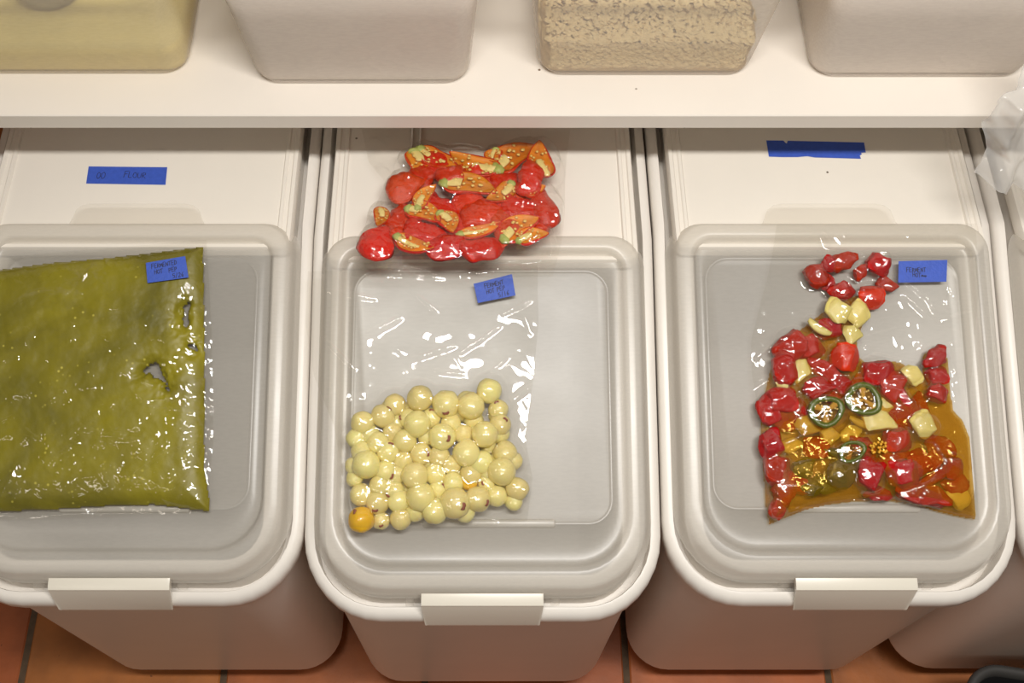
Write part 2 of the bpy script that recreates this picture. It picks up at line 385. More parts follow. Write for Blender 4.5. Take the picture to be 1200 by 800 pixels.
# ------------------------------------------------------------------ tape and handwriting
STROKES = {
 '0': [[(1, 0), (.2, 2), (.4, 4.6), (1.6, 5.6), (2.6, 4.4), (2.7, 2), (1.9, .2), (1, 0)]],
 'O': [[(1.2, 0), (.1, 1.6), (.5, 4), (1.8, 4.6), (2.9, 3), (2.5, .8), (1.2, 0)]],
 'F': [[(.3, 0), (.6, 5.6), (3, 5.8)], [(.4, 3), (2.4, 3.2)]], 'L': [[(.6, 5.6), (.3, .1), (2.6, .3)]],
 'U': [[(.3, 4.4), (.5, .8), (1.6, 0), (2.6, 1), (2.8, 4.4)]], 'R': [[(.4, 0), (.5, 4.6), (2.2, 4.4), (2.4, 3), (.6, 2.2), (2.8, .2)]],
 'E': [[(2.6, 5.4), (.4, 5.2), (.3, .2), (2.7, .2)], [(.4, 2.8), (2.2, 2.9)]], 'M': [[(.1, 0), (.5, 4.4), (1.5, 1.6), (2.5, 4.4), (2.9, 0)]],
 'N': [[(.3, 0), (.5, 4.4), (2.5, .2), (2.7, 4.6)]], 'T': [[(0, 4.8), (3, 5)], [(1.5, 4.8), (1.4, 0)]], 'H': [[(.3, 5), (.3, 0)], [(2.6, 5.2), (2.5, 0)], [(.3, 2.6), (2.6, 2.7)]],
 'P': [[(.3, -.4), (.5, 4.6), (2.4, 4.6), (2.4, 2.6), (.5, 2.2)]], 'D': [[(.4, 0), (.5, 4.8), (2.4, 3.8), (2.5, 1.2), (.4, 0)]],
 '5': [[(2.6, 5.2), (.6, 5), (.5, 3), (2.2, 3), (2.4, .8), (.3, .1)]], '/': [[(.4, -.4), (2.2, 5.6)]], '1': [[(1.4, 0), (1.5, 5.4)]], '2': [[(.3, 4.4), (1.6, 5.2), (2.4, 3.8), (.3, .2), (2.8, .2)]],
 '6': [[(2.4, 5.2), (.6, 2.4), (.8, .2), (2.3, .4), (2.2, 2.2), (.7, 2)]], '~': [[(0, 1), (.7, 3), (1.4, 1), (2.1, 3), (2.9, 1.4)]]}
def write(parent, M, lines, h, w0=.0007):
    """handwriting: thin ink ribbons; lines = (text, u, v, tilt) on the tape's plane"""
    q = MB()
    for txt, u0, v0, tilt in lines:
        x = 0
        for ch in txt:
            if ch == ' ': x += 2.6; continue
            for st in STROKES[ch]:
                P = [Vector((u0 + (x + a + random.uniform(-.12, .12)) * h / 6, v0 + (b_ + random.uniform(-.12, .12)) * h / 6 + (x + a) * h / 6 * tilt, .00035)) for a, b_ in st]
                for i in range(len(P) - 1):
                    d = (P[i + 1] - P[i]); L_ = d.length or 1e-6; d = d / L_; n_ = Vector((-d.y, d.x, 0)) * w0 / 2; e = d * w0 * .3
                    A = [P[i] - n_ - e, P[i + 1] - n_ + e, P[i + 1] + n_ + e, P[i] + n_ - e]
                    q.add(A + [p + Vector((0, 0, .00008)) for p in A], [(0, 3, 2, 1), (4, 5, 6, 7), (0, 1, 5, 4), (1, 2, 6, 5), (2, 3, 7, 6), (3, 0, 4, 7)])
            x += 3.3
    return tag(build('handwriting', [M @ Vector(p) for p in q.V], q.F, 'marker_ink', parent, smooth=False), kind='stuff')
def tape(fr, parent, corners, w, lines=(), h=.008, extra=None):
    """painter's tape: outline given by image measurements on the frame's surface"""
    pts = [fr.at(x, y, w) for x, y in corners]
    T = .0003
    rings = [[tuple(fr.P(u, v, w + k)) for u, v in pts] for k in (0, T)]
    V, F = loft(rings, True, True)
    o = build('tape_label', V, F, 'masking_blue', parent, smooth=False); o['label'] = 'blue painter tape with dark handwriting' if lines else 'torn blue painter tape'
    if lines:
        (u0, v0), (u1, v1) = fr.at(*corners[0], w), fr.at(*corners[1], w)
        write(o, fr.mat(u0, v0, w, math.atan2(v1 - v0, u1 - u0)), lines, h)
    return o
panel_f = Frame((0, .70, .7500), 0)
# corners: lower-left, lower-right, upper-right, upper-left
tape(panel_f, bin_l, [(101, 215), (194, 216.5), (196, 196), (104, 195)], .0004, [('00', .011, .0075, .02), ('FLOUR', .045, .010, -.02)], .0105)
tape(panel_f, bin_r, [(901, 183.5), (916, 184), (935, 184), (946, 183), (955, 184.5), (975, 185), (1009, 186), (1007.5, 182.5), (1010, 180.5), (1008.5, 179), (1014.5, 178.6), (1012.5, 167), (923, 165), (922, 168), (920.5, 167.5), (918, 164.8), (898, 164.6)], .0004)

# ------------------------------------------------------------------ film bags
def seg_dist(U, V, a, b_):
    ax, ay = a; bx, by = b_; dx, dy = bx - ax, by - ay; L2 = dx * dx + dy * dy + 1e-12
    T = np.clip(((U - ax) * dx + (V - ay) * dy) / L2, 0, 1)
    return np.hypot(U - ax - T * dx, V - ay - T * dy), T
def poly_sd(U, V, poly):
    """distance to a polygon's outline, positive inside"""
    D = np.full(U.shape, 1e9); inside = np.zeros(U.shape, bool); n = len(poly)
    for i in range(n):
        a, b_ = poly[i], poly[(i + 1) % n]
        d, _ = seg_dist(U, V, a, b_); D = np.minimum(D, d)
        cond = ((a[1] > V) != (b_[1] > V)); xs = (b_[0] - a[0]) * (V - a[1]) / ((b_[1] - a[1]) or 1e-12) + a[0]
        inside ^= cond & (U < xs)
    return np.where(inside, D, -D)
def interp_poly(pts, t):
    t = np.asarray(t); k = np.linspace(0, 1, len(pts)); return np.interp(t, k, [p[0] for p in pts]), np.interp(t, k, [p[1] for p in pts])
def noise2(U, V, sc, seed, octv=2):
    out = np.zeros(U.shape); it = np.nditer([U, V, out], op_flags=[['readonly'], ['readonly'], ['writeonly']])
    for a, b_, c_ in it: c_[...] = noise.fractal(Vector((float(a) * sc + seed, float(b_) * sc - seed, seed * 1.7)), 1.0, 2.0, octv)
    return out
def bag(name, fr, left, right, ns, nt_, content, creases, base, mat, label, cat, seed, amp=.0012, bulge=None, relax=14, lift=.0008, botbow=0.0, topbow=0.0, wscale=18, edge_flat=.01, fine=0.0, cling=True, puckers=0):
    """a sheet of film lying over its contents; left/right: its side edges in image measurements, top to bottom"""
    L_ = [fr.at(x, y, base) for x, y in left]; R_ = [fr.at(x, y, base) for x, y in right]
    T, S = np.meshgrid(np.linspace(0, 1, nt_), np.linspace(0, 1, ns), indexing='ij')
    lu, lv = interp_poly(L_, T); ru, rv = interp_poly(R_, T)
    # soften the side polylines a little
    U = lu + (ru - lu) * S; V = lv + (rv - lv) * S
    V = V + botbow * 4 * S * (1 - S) * T ** 3 - topbow * 4 * S * (1 - S) * (1 - T) ** 3
    H = np.full(U.shape, 0.0)
    C = np.zeros(U.shape)
    for (cu, cv, ru_, rv_, c0, hh, ang) in content:        # ellipsoids: centre, radii, centre height above base, half height, angle
        ca, sa = math.cos(ang), math.sin(ang)
        du = ((U - cu) * ca + (V - cv) * sa) / (ru_ * 1.04); dv = (-(U - cu) * sa + (V - cv) * ca) / (rv_ * 1.04)
        q_ = 1 - du * du - dv * dv; C = np.maximum(C, np.where(q_ > 0, c0 + hh * np.sqrt(np.clip(q_, 0, 1)), 0))
    if bulge is not None: C = np.maximum(C, bulge(U, V))
    Cl = C + lift
    H = Cl.copy()
    for _ in range(relax):                                  # the film stretches over its contents
        A = H.copy()
        A[1:-1, 1:-1] = (H[:-2, 1:-1] + H[2:, 1:-1] + H[1:-1, :-2] + H[1:-1, 2:]) / 4
        H = np.maximum(Cl, A)
    Hc = H.copy()
    W = noise2(U, V, wscale, seed, 3) ; W2 = noise2(U * 1.0 + V * .5, V * .45 - U * .3, wscale * 2.4, seed + 5, 2)
    E = np.minimum(np.minimum(S, 1 - S), np.minimum(T, 1 - T)); E = np.clip(E / edge_flat, 0, 1)
    wr = np.maximum(0, W + .25) * amp + np.abs(W2) ** .7 * amp * .6
    H = H + wr * (0.35 + .65 * E)
    if fine:
        W3 = noise2(U, V, 95, seed + 9, 2); H = H + fine * np.maximum(0, W3 + .1) * np.clip((Hc - .002) / .006, 0, 1)
    for (a, b_, A_, wd) in creases:
        p, q = fr.at(*a, base), fr.at(*b_, base)
        d, tt = seg_dist(U + W2 * .0016, V + W * .0016, p, q)
        H = H + A_ * np.exp(-(d / wd) ** 2) * np.sin(math.pi * np.clip(tt * .9 + .05, 0, 1)) ** .5
    rp = random.Random(seed)
    for _ in range(puckers):                                # short puckers where the film is drawn tight
        if content:
            c_ = rp.choice(content); pu_, pv_ = c_[0] + rp.uniform(-.8, .8) * c_[2], c_[1] + rp.uniform(-.8, .8) * c_[3]
        else:
            i_, k_ = rp.randrange(8, nt_ - 8), rp.randrange(8, ns - 8); pu_, pv_ = U[i_, k_], V[i_, k_]
        an, ln_ = rp.gauss(0, .55), rp.uniform(.004, .012); dx_, dy_ = math.cos(an) * ln_, math.sin(an) * ln_
        d, tt = seg_dist(U + W2 * .001, V + W * .001 + ((U - pu_) ** 2) * rp.uniform(-25, 25), (pu_ - dx_, pv_ - dy_), (pu_ + dx_, pv_ + dy_))
        H = H + rp.uniform(.0007, .0016) * np.exp(-(d / .0017) ** 2) * np.sin(math.pi * np.clip(tt * .9 + .05, 0, 1)) ** .5
    P = fr.arr(U, V, H + base).reshape(-1, 3)
    F = []
    for i in range(nt_ - 1):
        for k in range(ns - 1):
            a = i * ns + k; F.append((a, a + ns, a + ns + 1, a + 1))
    o = build(name, P, F, mat); tag(o, label, cat)
    if cling:                                               # where the film is sucked onto the food it is puckered
        o.data.materials.append(MATS['bag_film_clinging'])
        o.data.polygons.foreach_set('material_index', (Hc[:-1, :-1] > .004).astype(int).reshape(-1))
    def height(x, y):
        u, v = fr.at(x, y, base); i = np.argmin((U - u) ** 2 + (V - v) ** 2); return float(H.reshape(-1)[i]) + base
    return o, height

# ---- centre: pearl onions
frc = lid_frame(*BINS['centre'])
Z0 = .0118                                            # top of the lid's inner field
# x, y, radius in px
ON = [(493, 468, 13), (523, 475, 13.5), (552, 477, 13.5), (573, 459, 12.5), (586, 498, 11), (568, 510, 13), (490, 498, 13.5), (519, 513, 13.5), (443, 519, 11.5), (475, 517, 12), (455, 530, 11.5),
      (431, 545, 14), (426, 496, 12), (450, 488, 12), (463, 475, 11), (547, 532, 13.5), (564, 542, 12), (588, 553, 14), (592, 531, 12), (560, 585, 13), (582, 581, 11), (606, 573, 11.5), (571, 566, 9),
      (494, 583, 14.5), (510, 599, 13), (534, 590, 15.5), (468, 587, 12), (470, 608, 11), (443, 589, 12), (424, 580, 11.5), (487, 558, 13.5), (452, 553, 11.5), (473, 540, 10), (515, 535, 11), (513, 573, 10),
      (529, 545, 10), (545, 600, 10.5), (447, 610, 9), (418, 514, 10), (425, 530, 11), (505, 490, 10), (529, 496, 10), (543, 509, 10), (494, 532, 11), (466, 556, 10), (446, 569, 11), (463, 575, 10.5), (531, 566, 11),
      (510, 556, 11), (573, 556, 9.5), (602, 540, 9), (602, 588, 9), (584, 480, 10), (460, 506, 10), (434, 509, 10), (479, 490, 10), (415, 546, 9), (416, 561, 8.5), (487, 600, 9.5), (552, 556, 11), (520, 588, 9), (500, 512, 9)]
GOLD = [(425, 609, 13), (549.5, 564, 9.5)]
def onion_mesh(seed, mat):
    import bmesh
    bm = bmesh.new(); bmesh.ops.create_icosphere(bm, subdivisions=3, radius=1)
    for v_ in bm.verts:
        d = v_.co.normalized(); v_.co = d * (1 + .09 * noise.noise(d * 1.6 + Vector((seed, 0, 0))) + .06 * max(0, d.z - .9) / .1)
    me = bpy.data.meshes.new('pearl_onion'); bm.to_mesh(me); bm.free(); me.materials.append(MATS[mat]); me.polygons.foreach_set('use_smooth', [True] * len(me.polygons)); return me
om = [onion_mesh(s, 'pearl_onion') for s in (1.3, 4.4, 8.9)]; omg = onion_mesh(2.2, 'pearl_onion_golden')
def peel_mesh(seed):
    rings = []; rnd = random.Random(seed)
    n = 9; R0 = [rnd.uniform(.05, .30) for _ in range(n)]
    for f_, up in ((1, 1.004), (.9, 1.045), (.45, 1.075)):
        ring = []
        for k in range(n):
            a = R0[k] * f_; p = 2 * math.pi * k / n; ring.append((up * math.sin(a) * math.cos(p), up * math.sin(a) * math.sin(p), up * math.cos(a) + .05))
        rings.append(ring)
    V, F = loft(rings, True, True); return mesh('peel_remnant', V, F, 'onion_peel')
peels = [peel_mesh(s) for s in (1, 2, 3)]
content = []
rnd = random.Random(3)
def place_onion(x, y, rp, me, label, group, peel, w=None):
    u, v = frc.at(x, y, .028); r = rp * frc.scale(x, y) * 1.16
    hw = w if w is not None else Z0 + .009 + r * rnd.uniform(.95, 1.12) + (.004 if rp > 12.5 else 0)
    M = frc.mat(u, v, hw) @ Matrix.Rotation(rnd.uniform(0, 6.28), 4, 'Z') @ Matrix.Rotation(rnd.uniform(.3, 2.6), 4, 'X') @ Matrix.Diagonal((r, r, r, 1))
    o = inst('pearl_onion', me, M); tag(o, label, 'onion', group)
    content.append((u, v, r * 1.06, r * 1.06, hw - .0215, r * 1.08, 0))
    if peel is not None:
        ax = (0.5 + .4 * rnd.random())
        inst('peel_remnant', peel, M.inverted() @ frc.mat(u, v, hw) @ Matrix.Rotation(rnd.uniform(0, 6.28), 4, 'Z') @ Matrix.Rotation(ax, 4, 'X') @ Matrix.Diagonal((r, r, r, 1)), o)
fillers = []
pile = [(418, 485), (450, 470), (480, 460), (520, 465), (560, 455), (585, 465), (596, 500), (606, 530), (612, 575), (598, 592), (545, 600), (500, 606), (450, 612), (415, 590), (412, 540)]
while len(fillers) < 30:
    x, y = rnd.uniform(412, 612), rnd.uniform(460, 610)
    if float(poly_sd(np.array([x]), np.array([y]), pile)[0]) > 7 and all(math.hypot(x - p[0], y - p[1]) > 13 for p in fillers): fillers.append((x, y, rnd.uniform(8.5, 10.5)))
for i, (x, y, rp) in enumerate(fillers):
    r_ = rp * frc.scale(x, y) * 1.1
    place_onion(x, y, rp, om[i % 3], 'small pale yellow pearl onion half hidden beneath the others in the bag', 'half hidden pearl onions', None, Z0 + .002 + r_)
for i, (x, y, rp) in enumerate(ON):
    place_onion(x, y, rp, om[i % 3], 'pale yellow pearl onion with a scrap of purple peel' if i % 3 == 1 else 'clean peeled pale yellow pearl onion on top of the pile', 'pearl onions with peel scraps' if i % 3 == 1 else 'clean pearl onions', peels[i % 3] if i % 3 == 1 else None)
place_onion(*GOLD[0], omg, 'large deep yellow pearl onion with purple peel at the bag corner', 'deep yellow pearl onions', peels[0])
place_onion(*GOLD[1], omg, 'small deep yellow pearl onion among the pale ones', 'deep yellow pearl onions', None)
cr = [((540, 412), (586, 383), .0030, .0022), ((482, 422), (532, 404), .0028, .0026), ((568, 442), (594, 420), .0026, .002), ((384, 400), (414, 432), .003, .0025), ((430, 392), (470, 372), .003, .004),
      ((508, 433), (542, 438), .002, .0022), ((488, 346), (512, 364), .0025, .002), ((600, 330), (622, 390), .002, .003), ((402, 478), (424, 492), .0025, .003), ((600, 470), (626, 450), .0025, .003), ((380, 340), (440, 350), .002, .003),
      ((450, 320), (520, 325), .002, .003), ((590, 368), (622, 352), .002, .002), ((395, 560), (412, 566), .002, .002), ((430, 618), (480, 626), .002, .002), ((560, 605), (585, 615), .002, .002), ((608, 600), (620, 560), .002, .003)]
bag_c, hc = bag('vacuum_bag', frc, [(361, 318), (358, 380), (368, 440), (392, 500), (402, 560), (398, 616)], [(630, 308), (631, 380), (624, 450), (615, 510), (624, 560), (618, 610)], 220, 250, content, cr, .0215, 'bag_film',
                'clear plastic bag of pale yellow pearl onions with a tilted blue tape', 'bag', 3.1, .0011, relax=36, botbow=-.006, fine=.0016, puckers=70)
tape(frc, bag_c, [(560, 355), (604, 346), (600, 321), (555, 332.5)], hc(580, 338) + .0022, [('FERMENT', .0115, .0155, .04), ('HOT PEP', .0125, .0085, .04), ('5/16', .0255, .0015, .06)], .0062)

# ---- left: green puree pouch
frl = lid_frame(*BINS['left'])
poly = [frl.at(x, y, .0215) for x, y in [(-128, 333), (-60, 324), (0, 316), (60, 308), (120, 303), (180, 296), (238, 289), (239, 340), (240, 420), (240, 500), (239, 545), (245, 580), (246, 599), (226, 597), (180, 591), (120, 593), (60, 597), (0, 599), (-70, 602), (-126, 604), (-131, 480)]]
PB = .0212
gap_px = [((172, 436), (186, 429), 4), ((188, 430), (194, 446), 3), ((180, 430), (185, 440), 5), ((196, 450), (199, 456), 2), ((219, 360), (217, 380), 3.5), ((226, 405), (230, 410), 4)]
def puree_h(U, V):
    d = poly_sd(U, V, poly)
    return np.where(d > 0, .012 * (1 - np.exp(-d / .010)), 0)
u0, u1 = min(p[0] for p in poly), max(p[0] for p in poly); v0, v1 = min(p[1] for p in poly), max(p[1] for p in poly)
st = .0017
Ug, Vg = np.meshgrid(np.arange(u0, u1 + st, st), np.arange(v0, v1 + st, st))
sd = poly_sd(Ug, Vg, poly)
nz = noise2(Ug, Vg, 40, 2.0, 3); nz2 = noise2(Ug, Vg, 150, 5.0, 2)
Hg = puree_h(Ug, Vg) * (1 + .10 * nz)
gapd = np.full(Ug.shape, 1e9)
for a, b_, w_ in gap_px:
    d, _ = seg_dist(Ug + nz2 * .004 + nz * .004, Vg + nz2 * .005, frl.at(*a, PB), frl.at(*b_, PB)); gapd = np.minimum(gapd, d - w_ * .00105 * .55)
def solid_from_grid(fr, U, V, H, keep, base, floor_w=0.0):
    """closed body: a top sheet over kept cells with walls down to a flat underside"""
    ny, nx = U.shape; idx = -np.ones(U.shape, int); Vt = []; F = []
    cells = keep[:-1, :-1] & keep[1:, :-1] & keep[:-1, 1:] & keep[1:, 1:]
    use = np.zeros(U.shape, bool); use[:-1, :-1] |= cells; use[1:, :-1] |= cells; use[:-1, 1:] |= cells; use[1:, 1:] |= cells
    idx[use] = np.arange(use.sum()); n = int(use.sum())
    top = fr.arr(U[use], V[use], H[use] + base); bot = fr.arr(U[use], V[use], np.full(n, base + floor_w))
    ii, kk = np.nonzero(cells)
    edges = {}
    for i, k in zip(ii, kk):
        q = (idx[i, k], idx[i, k + 1], idx[i + 1, k + 1], idx[i + 1, k]); F.append(q); F.append(tuple(x + n for x in reversed(q)))
        for e in range(4):
            a, b2 = q[e], q[(e + 1) % 4]
            if (b2, a) in edges: del edges[(b2, a)]
            else: edges[(a, b2)] = 1
    for a, b2 in edges: F.append((b2, a, a + n, b2 + n))
    return np.vstack([top, bot]), F
Hg = Hg * (1 - np.exp(-np.maximum(gapd, 0) / .006))
V, F = solid_from_grid(frl, Ug, Vg, np.maximum(Hg, .0006), (sd > -.0006) & (gapd > 0), PB)
pu = build('green_puree', V, F, 'green_puree'); tag(pu, 'thick olive green puree filling the flat sealed pouch', 'puree')
cr = [((182, 538), (196, 522), .003, .0025), ((196, 522), (228, 478), .0018, .0018), ((158, 558), (205, 530), .0025, .0022), ((205, 530), (238, 516), .0025, .002), ((62, 545), (98, 520), .003, .003), ((36, 512), (54, 514), .002, .002), ((0, 498), (24, 488), .002, .002),
      ((140, 578), (160, 562), .003, .003), ((205, 575), (232, 555), .0035, .004), ((228, 530), (236, 550), .002, .002), ((100, 332), (112, 314), .002, .002), ((128, 318), (130, 304), .002, .002), ((0, 590), (25, 560), .003, .004), ((25, 545), (10, 580), .003, .004), ((60, 478), (70, 465), .002, .002), ((125, 515), (140, 520), .002, .002), ((90, 500), (165, 520), .0015, .003)]
bag_l, hl = bag('vacuum_bag', frl, [(-150, 315), (-148, 400), (-146, 500), (-142, 612)], [(242, 281), (248, 380), (250, 470), (250, 520), (246, 560), (247, 601)], 300, 260, [], cr, PB, 'bag_film_tight',
                'flat clear pouch of green puree with blue tape at its upper corner', 'bag', 6.3, .0018, fine=.0005, cling=False, puckers=35, bulge=lambda U, V: puree_h(U, V) * 1.06, relax=2, wscale=40)
tape(frl, bag_l, [(173, 331.5), (221, 325), (217, 300), (171, 308)], hl(195, 316) + .0018, [('FERMENTED', .006, .0165, .05), ('HOT', .009, .0095, .03), ('PEP', .026, .0095, .03), ('5/26', .030, .0015, .05)], .0062)

# ---- right: red peppers, onion and jalapeno in brine
frr = lid_frame(*BINS['right'])
def chunk(seed, flat=.75, jag=.35, mat='pepper_red', name='pepper_piece', sub=2):
    import bmesh
    bm = bmesh.new(); bmesh.ops.create_icosphere(bm, subdivisions=sub + 1, radius=1)
    rnd_ = random.Random(seed); planes = []
    for _ in range(9):
        d = Vector((rnd_.uniform(-1, 1), rnd_.uniform(-1, 1), rnd_.uniform(-.5, .5))).normalized(); planes.append((d, rnd_.uniform(.5, .8)))
    planes += [(Vector((.1, .15, 1)).normalized(), rnd_.uniform(.55, .7)), (Vector((0, 0, -1)), .7)]
    for v_ in bm.verts:
        p = v_.co.copy()
        for d, c_ in planes:
            e = p.dot(d) - c_
            if e > 0: p -= d * e * .97
        p *= 1 + jag * .7 * noise.noise(p * 2.2 + Vector((seed * 3.1, 0, seed)))
        v_.co = Vector((p.x * 1.4, p.y * 1.4, p.z * flat * 1.3))
    me = bpy.data.meshes.new(name); bm.to_mesh(me); bm.free(); me.materials.append(MATS[mat])
    me.polygons.foreach_set('use_smooth', [True] * len(me.polygons)); me.set_sharp_from_angle(angle=math.radians(55)); return me
ch_red = [chunk(s) for s in (1, 2, 3, 4, 5)]; ch_or = chunk(9, .8, .2, 'pepper_orange_red'); ch_on = [chunk(s, .5, .25, 'onion_pale', 'onion_piece') for s in (11, 12, 13)]
def ring_meshes():
    n = 28; rnd_ = random.Random(5); wob = [1 + .05 * math.sin(3 * 2 * math.pi * k / n + 1) + rnd_.uniform(-.02, .02) for k in range(n)]
    rings = []
    for r_, z in ((1, -.22), (1.02, 0), (1, .22), (.93, .27), (.74, .25), (.68, .15), (.68, -.15), (.76, -.25), (.93, -.27), (1, -.22)):
        rings.append([(r_ * wob[k] * math.cos(2 * math.pi * k / n), r_ * wob[k] * math.sin(2 * math.pi * k / n), z) for k in range(n)])
    V, F = loft(rings); rind = mesh('jalapeno_slice', V, F, 'jalapeno_skin')
    q = MB()
    for a0 in (0.4, 2.3, 4.4):
        rings = []
        for t_ in (0, .35, .7, 1.0):
            ring = []
            for k in range(8):
                p = 2 * math.pi * k / 8; w_ = .10 + .26 * t_
                ring.append((t_ * .76 * math.cos(a0) + .7 * w_ * math.cos(p) * -math.sin(a0), t_ * .76 * math.sin(a0) + .7 * w_ * math.cos(p) * math.cos(a0), .19 * math.sin(p)))
            rings.append(ring)
        V, F = loft(rings, True, True); q.add(V, F)
    pulp = mesh('pulp', q.V, q.F, 'jalapeno_pulp')
    q = MB()
    for k in range(14):
        a, r_ = rnd_.uniform(0, 6.28), rnd_.uniform(.15, .68); x, y = r_ * math.cos(a), r_ * math.sin(a); s_ = .075
        q.add([(x - s_, y, .16), (x, y - s_, .16), (x + s_, y, .16), (x, y + s_, .16), (x, y, .24), (x, y, .08)], [(0, 1, 4), (1, 2, 4), (2, 3, 4), (3, 0, 4), (1, 0, 5), (2, 1, 5), (3, 2, 5), (0, 3, 5)])
    return rind, pulp, mesh('seeds', q.V, q.F, 'chilli_seed')
rind, pulp, jseeds = ring_meshes()
ch_gr = [chunk(s, .45, .3, 'jalapeno_skin', 'jalapeno_piece') for s in (21, 22)]
def strip_mesh(seed, mat, name):
    """a curved strip of pod wall"""
    rings = []; rnd_ = random.Random(seed); bend = rnd_.uniform(.2, .45)
    for i in range(9):
        t_ = i / 8 * 2 - 1; w_ = .5 * (1 - .5 * abs(t_) ** 3); ring = []
        for (a, b_) in ((-1, 0), (-.6, .22), (0, .34), (.6, .22), (1, 0), (.6, .02), (0, .12), (-.6, .02)):
            ring.append((t_, a * w_ + bend * (t_ * t_ - .4), b_ * .7 - .1 * t_ * t_))
        rings.append(ring)
    V, F = loft(rings, True, True); return mesh(name, V, F, mat)
st_red = [strip_mesh(s, 'pepper_red', 'pepper_strip') for s in (1, 2)]; st_gr = strip_mesh(3, 'jalapeno_skin', 'jalapeno_strip'); st_on = strip_mesh(4, 'onion_pale', 'onion_strip')
contentr = []
RP = [('r', 957, 319, 13, 13), ('r', 988, 305, 14, 11), ('r', 1031, 309, 13, 13), ('r', 1041, 335, 11, 9), ('r', 988, 341, 13, 10), ('o', 1019, 347, 14, 13), ('r', 1008, 318, 9, 8), ('r', 972, 310, 9, 9), ('r', 970, 330, 9, 8),
      ('n', 985, 366, 13, 15), ('n', 1004, 370, 11, 15), ('n', 998, 392, 9, 12),
      ('r', 974, 385, 16, 11), ('r', 930, 404, 18, 16), ('r', 948, 408, 17, 14), ('r', 921, 428, 14, 17), ('r', 967, 433, 18, 13), ('o', 990, 420, 15, 15), ('r', 955, 456, 18, 12), ('r', 985, 448, 12, 11), ('n', 938, 434, 9, 15), ('r', 980, 462, 13, 9),
      ('r', 1030, 436, 19, 15), ('r', 1043, 455, 16, 18), ('r', 1052, 480, 13, 18), ('r', 1068, 492, 12, 16), ('r', 1097, 420, 14, 12), ('r', 1097, 440, 12, 11), ('r', 1096, 460, 11, 11), ('r', 1078, 477, 10, 16), ('n', 1067, 437, 12, 10), ('r', 1010, 446, 12, 9),
      ('r', 914, 468, 18, 15), ('r', 902, 484, 13, 18), ('r', 934, 479, 14, 12), ('r', 918, 490, 15, 10), ('n', 917, 449, 9, 8),
      ('n', 944, 499, 13, 12), ('n', 972, 509, 10, 10), ('n', 996, 511, 13, 9), ('n', 929, 520, 12, 8), ('n', 1027, 492, 18, 13), ('n', 1036, 478, 10, 10), ('n', 1085, 500, 14, 14),
      ('r', 903, 522, 13, 15), ('r', 952, 524, 15, 12), ('r', 1012, 522, 14, 12), ('r', 1052, 515, 16, 13), ('r', 1044, 536, 16, 14), ('r', 1078, 540, 15, 13), ('r', 1103, 526, 17, 9), ('r', 1096, 538, 14, 10), ('r', 1118, 548, 11, 14), ('r', 1018, 557, 17, 17), ('r', 1060, 556, 18, 16),
      ('r', 912, 546, 15, 16), ('r', 918, 572, 16, 15), ('r', 938, 566, 11, 12), ('r', 912, 594, 9, 11), ('r', 1088, 578, 20, 11), ('r', 1116, 570, 14, 12), ('r', 1030, 578, 13, 9), ('r', 1064, 577, 14, 9), ('n', 1120, 578, 13, 14),
      ('g', 943, 547, 11, 10), ('g', 984, 556, 17, 15), ('g', 966, 567, 13, 9), ('g', 952, 572, 12, 9), ('g', 1043, 543, 9, 7)]
STR = [('r', 1100, 555, 26, 9, 32), ('r', 1075, 582, 26, 8, -14), ('g', 993, 541, 17, 8, 10), ('g', 983, 530, 17, 7, -5), ('n', 960, 384, 15, 7, -35), ('n', 1012, 496, 17, 6, -20), ('r', 1062, 470, 18, 8, -65)]
rnd = random.Random(11)
LBL = {'r': ('red_pepper_piece', 'chopped red pepper piece in the bag of amber brine', 'pepper', 'red pepper pieces in brine'),
       'o': ('pepper_piece', 'rounded orange-red pepper piece in the bag of amber brine', 'pepper', 'orange-red pepper pieces in brine'),
       'n': ('onion_piece', 'pale translucent yellow onion piece in the amber brine', 'onion', 'onion pieces in brine'),
       'g': ('jalapeno_piece', 'dark green pepper piece in the bag of amber brine', 'pepper', 'green pepper pieces in brine')}
for i, (k, x, y, a, b_) in enumerate(RP):
    s = frr.scale(x, y); ru_, rv_ = a * s, b_ * s; hz = min(ru_, rv_) * .62
    if y > 480: w = Z0 + .006 + hz + rnd.uniform(-.002, .006)
    else: w = Z0 + .005 + hz + rnd.uniform(-.002, .004)
    if k == 'n': w += .004
    u, v = frr.at(x, y, w); me = {'r': ch_red[i % 5], 'o': ch_or, 'n': ch_on[i % 3], 'g': ch_gr[i % 2]}[k]
    ang = rnd.choice((0, 1, 2, 3)) * math.pi / 2
    M = frr.mat(u, v, w) @ Matrix.Diagonal((ru_, rv_, hz / .75, 1)) @ Matrix.Rotation(ang + rnd.uniform(-.4, .4), 4, 'Z')
    nm, lb, ct, gp = LBL[k]
    zone = 'c' if y < 360 else ('s' if x > 1083 and y < 470 else ('m' if y < 505 else 'd'))
    if k == 'r': lb, gp = {'c': ('red pepper piece in the loose cluster beside the blue tape', 'red peppers by the tape'), 's': ('red pepper piece in the narrow column apart from the heap', 'red peppers in the side column'), 'm': ('red pepper piece in the heap around the two large green slices', 'red peppers in the heap'), 'd': ('red pepper piece sunk in the deep brine at the sealed end', 'red peppers in the deep brine')}[zone]
    if k == 'o': lb = 'round orange-red pepper piece below the red cluster by the tape' if y < 380 else 'round orange-red pepper piece above the large green slices'
    if k == 'n': lb, gp = ('pale onion piece bridging the red cluster and the heap', 'onion bridging the heap') if y < 400 else (('pale onion wedge just below the large green slices', 'onion wedges below the slices') if 495 < y < 525 and x < 1010 else ('pale yellow onion piece tucked between red peppers in brine', 'onion between peppers'))
    tag(inst(nm, me, M), lb, ct, gp)
    contentr.append((u, v, ru_ * 1.15, rv_ * 1.15, w - .0215, hz * 1.15, 0))
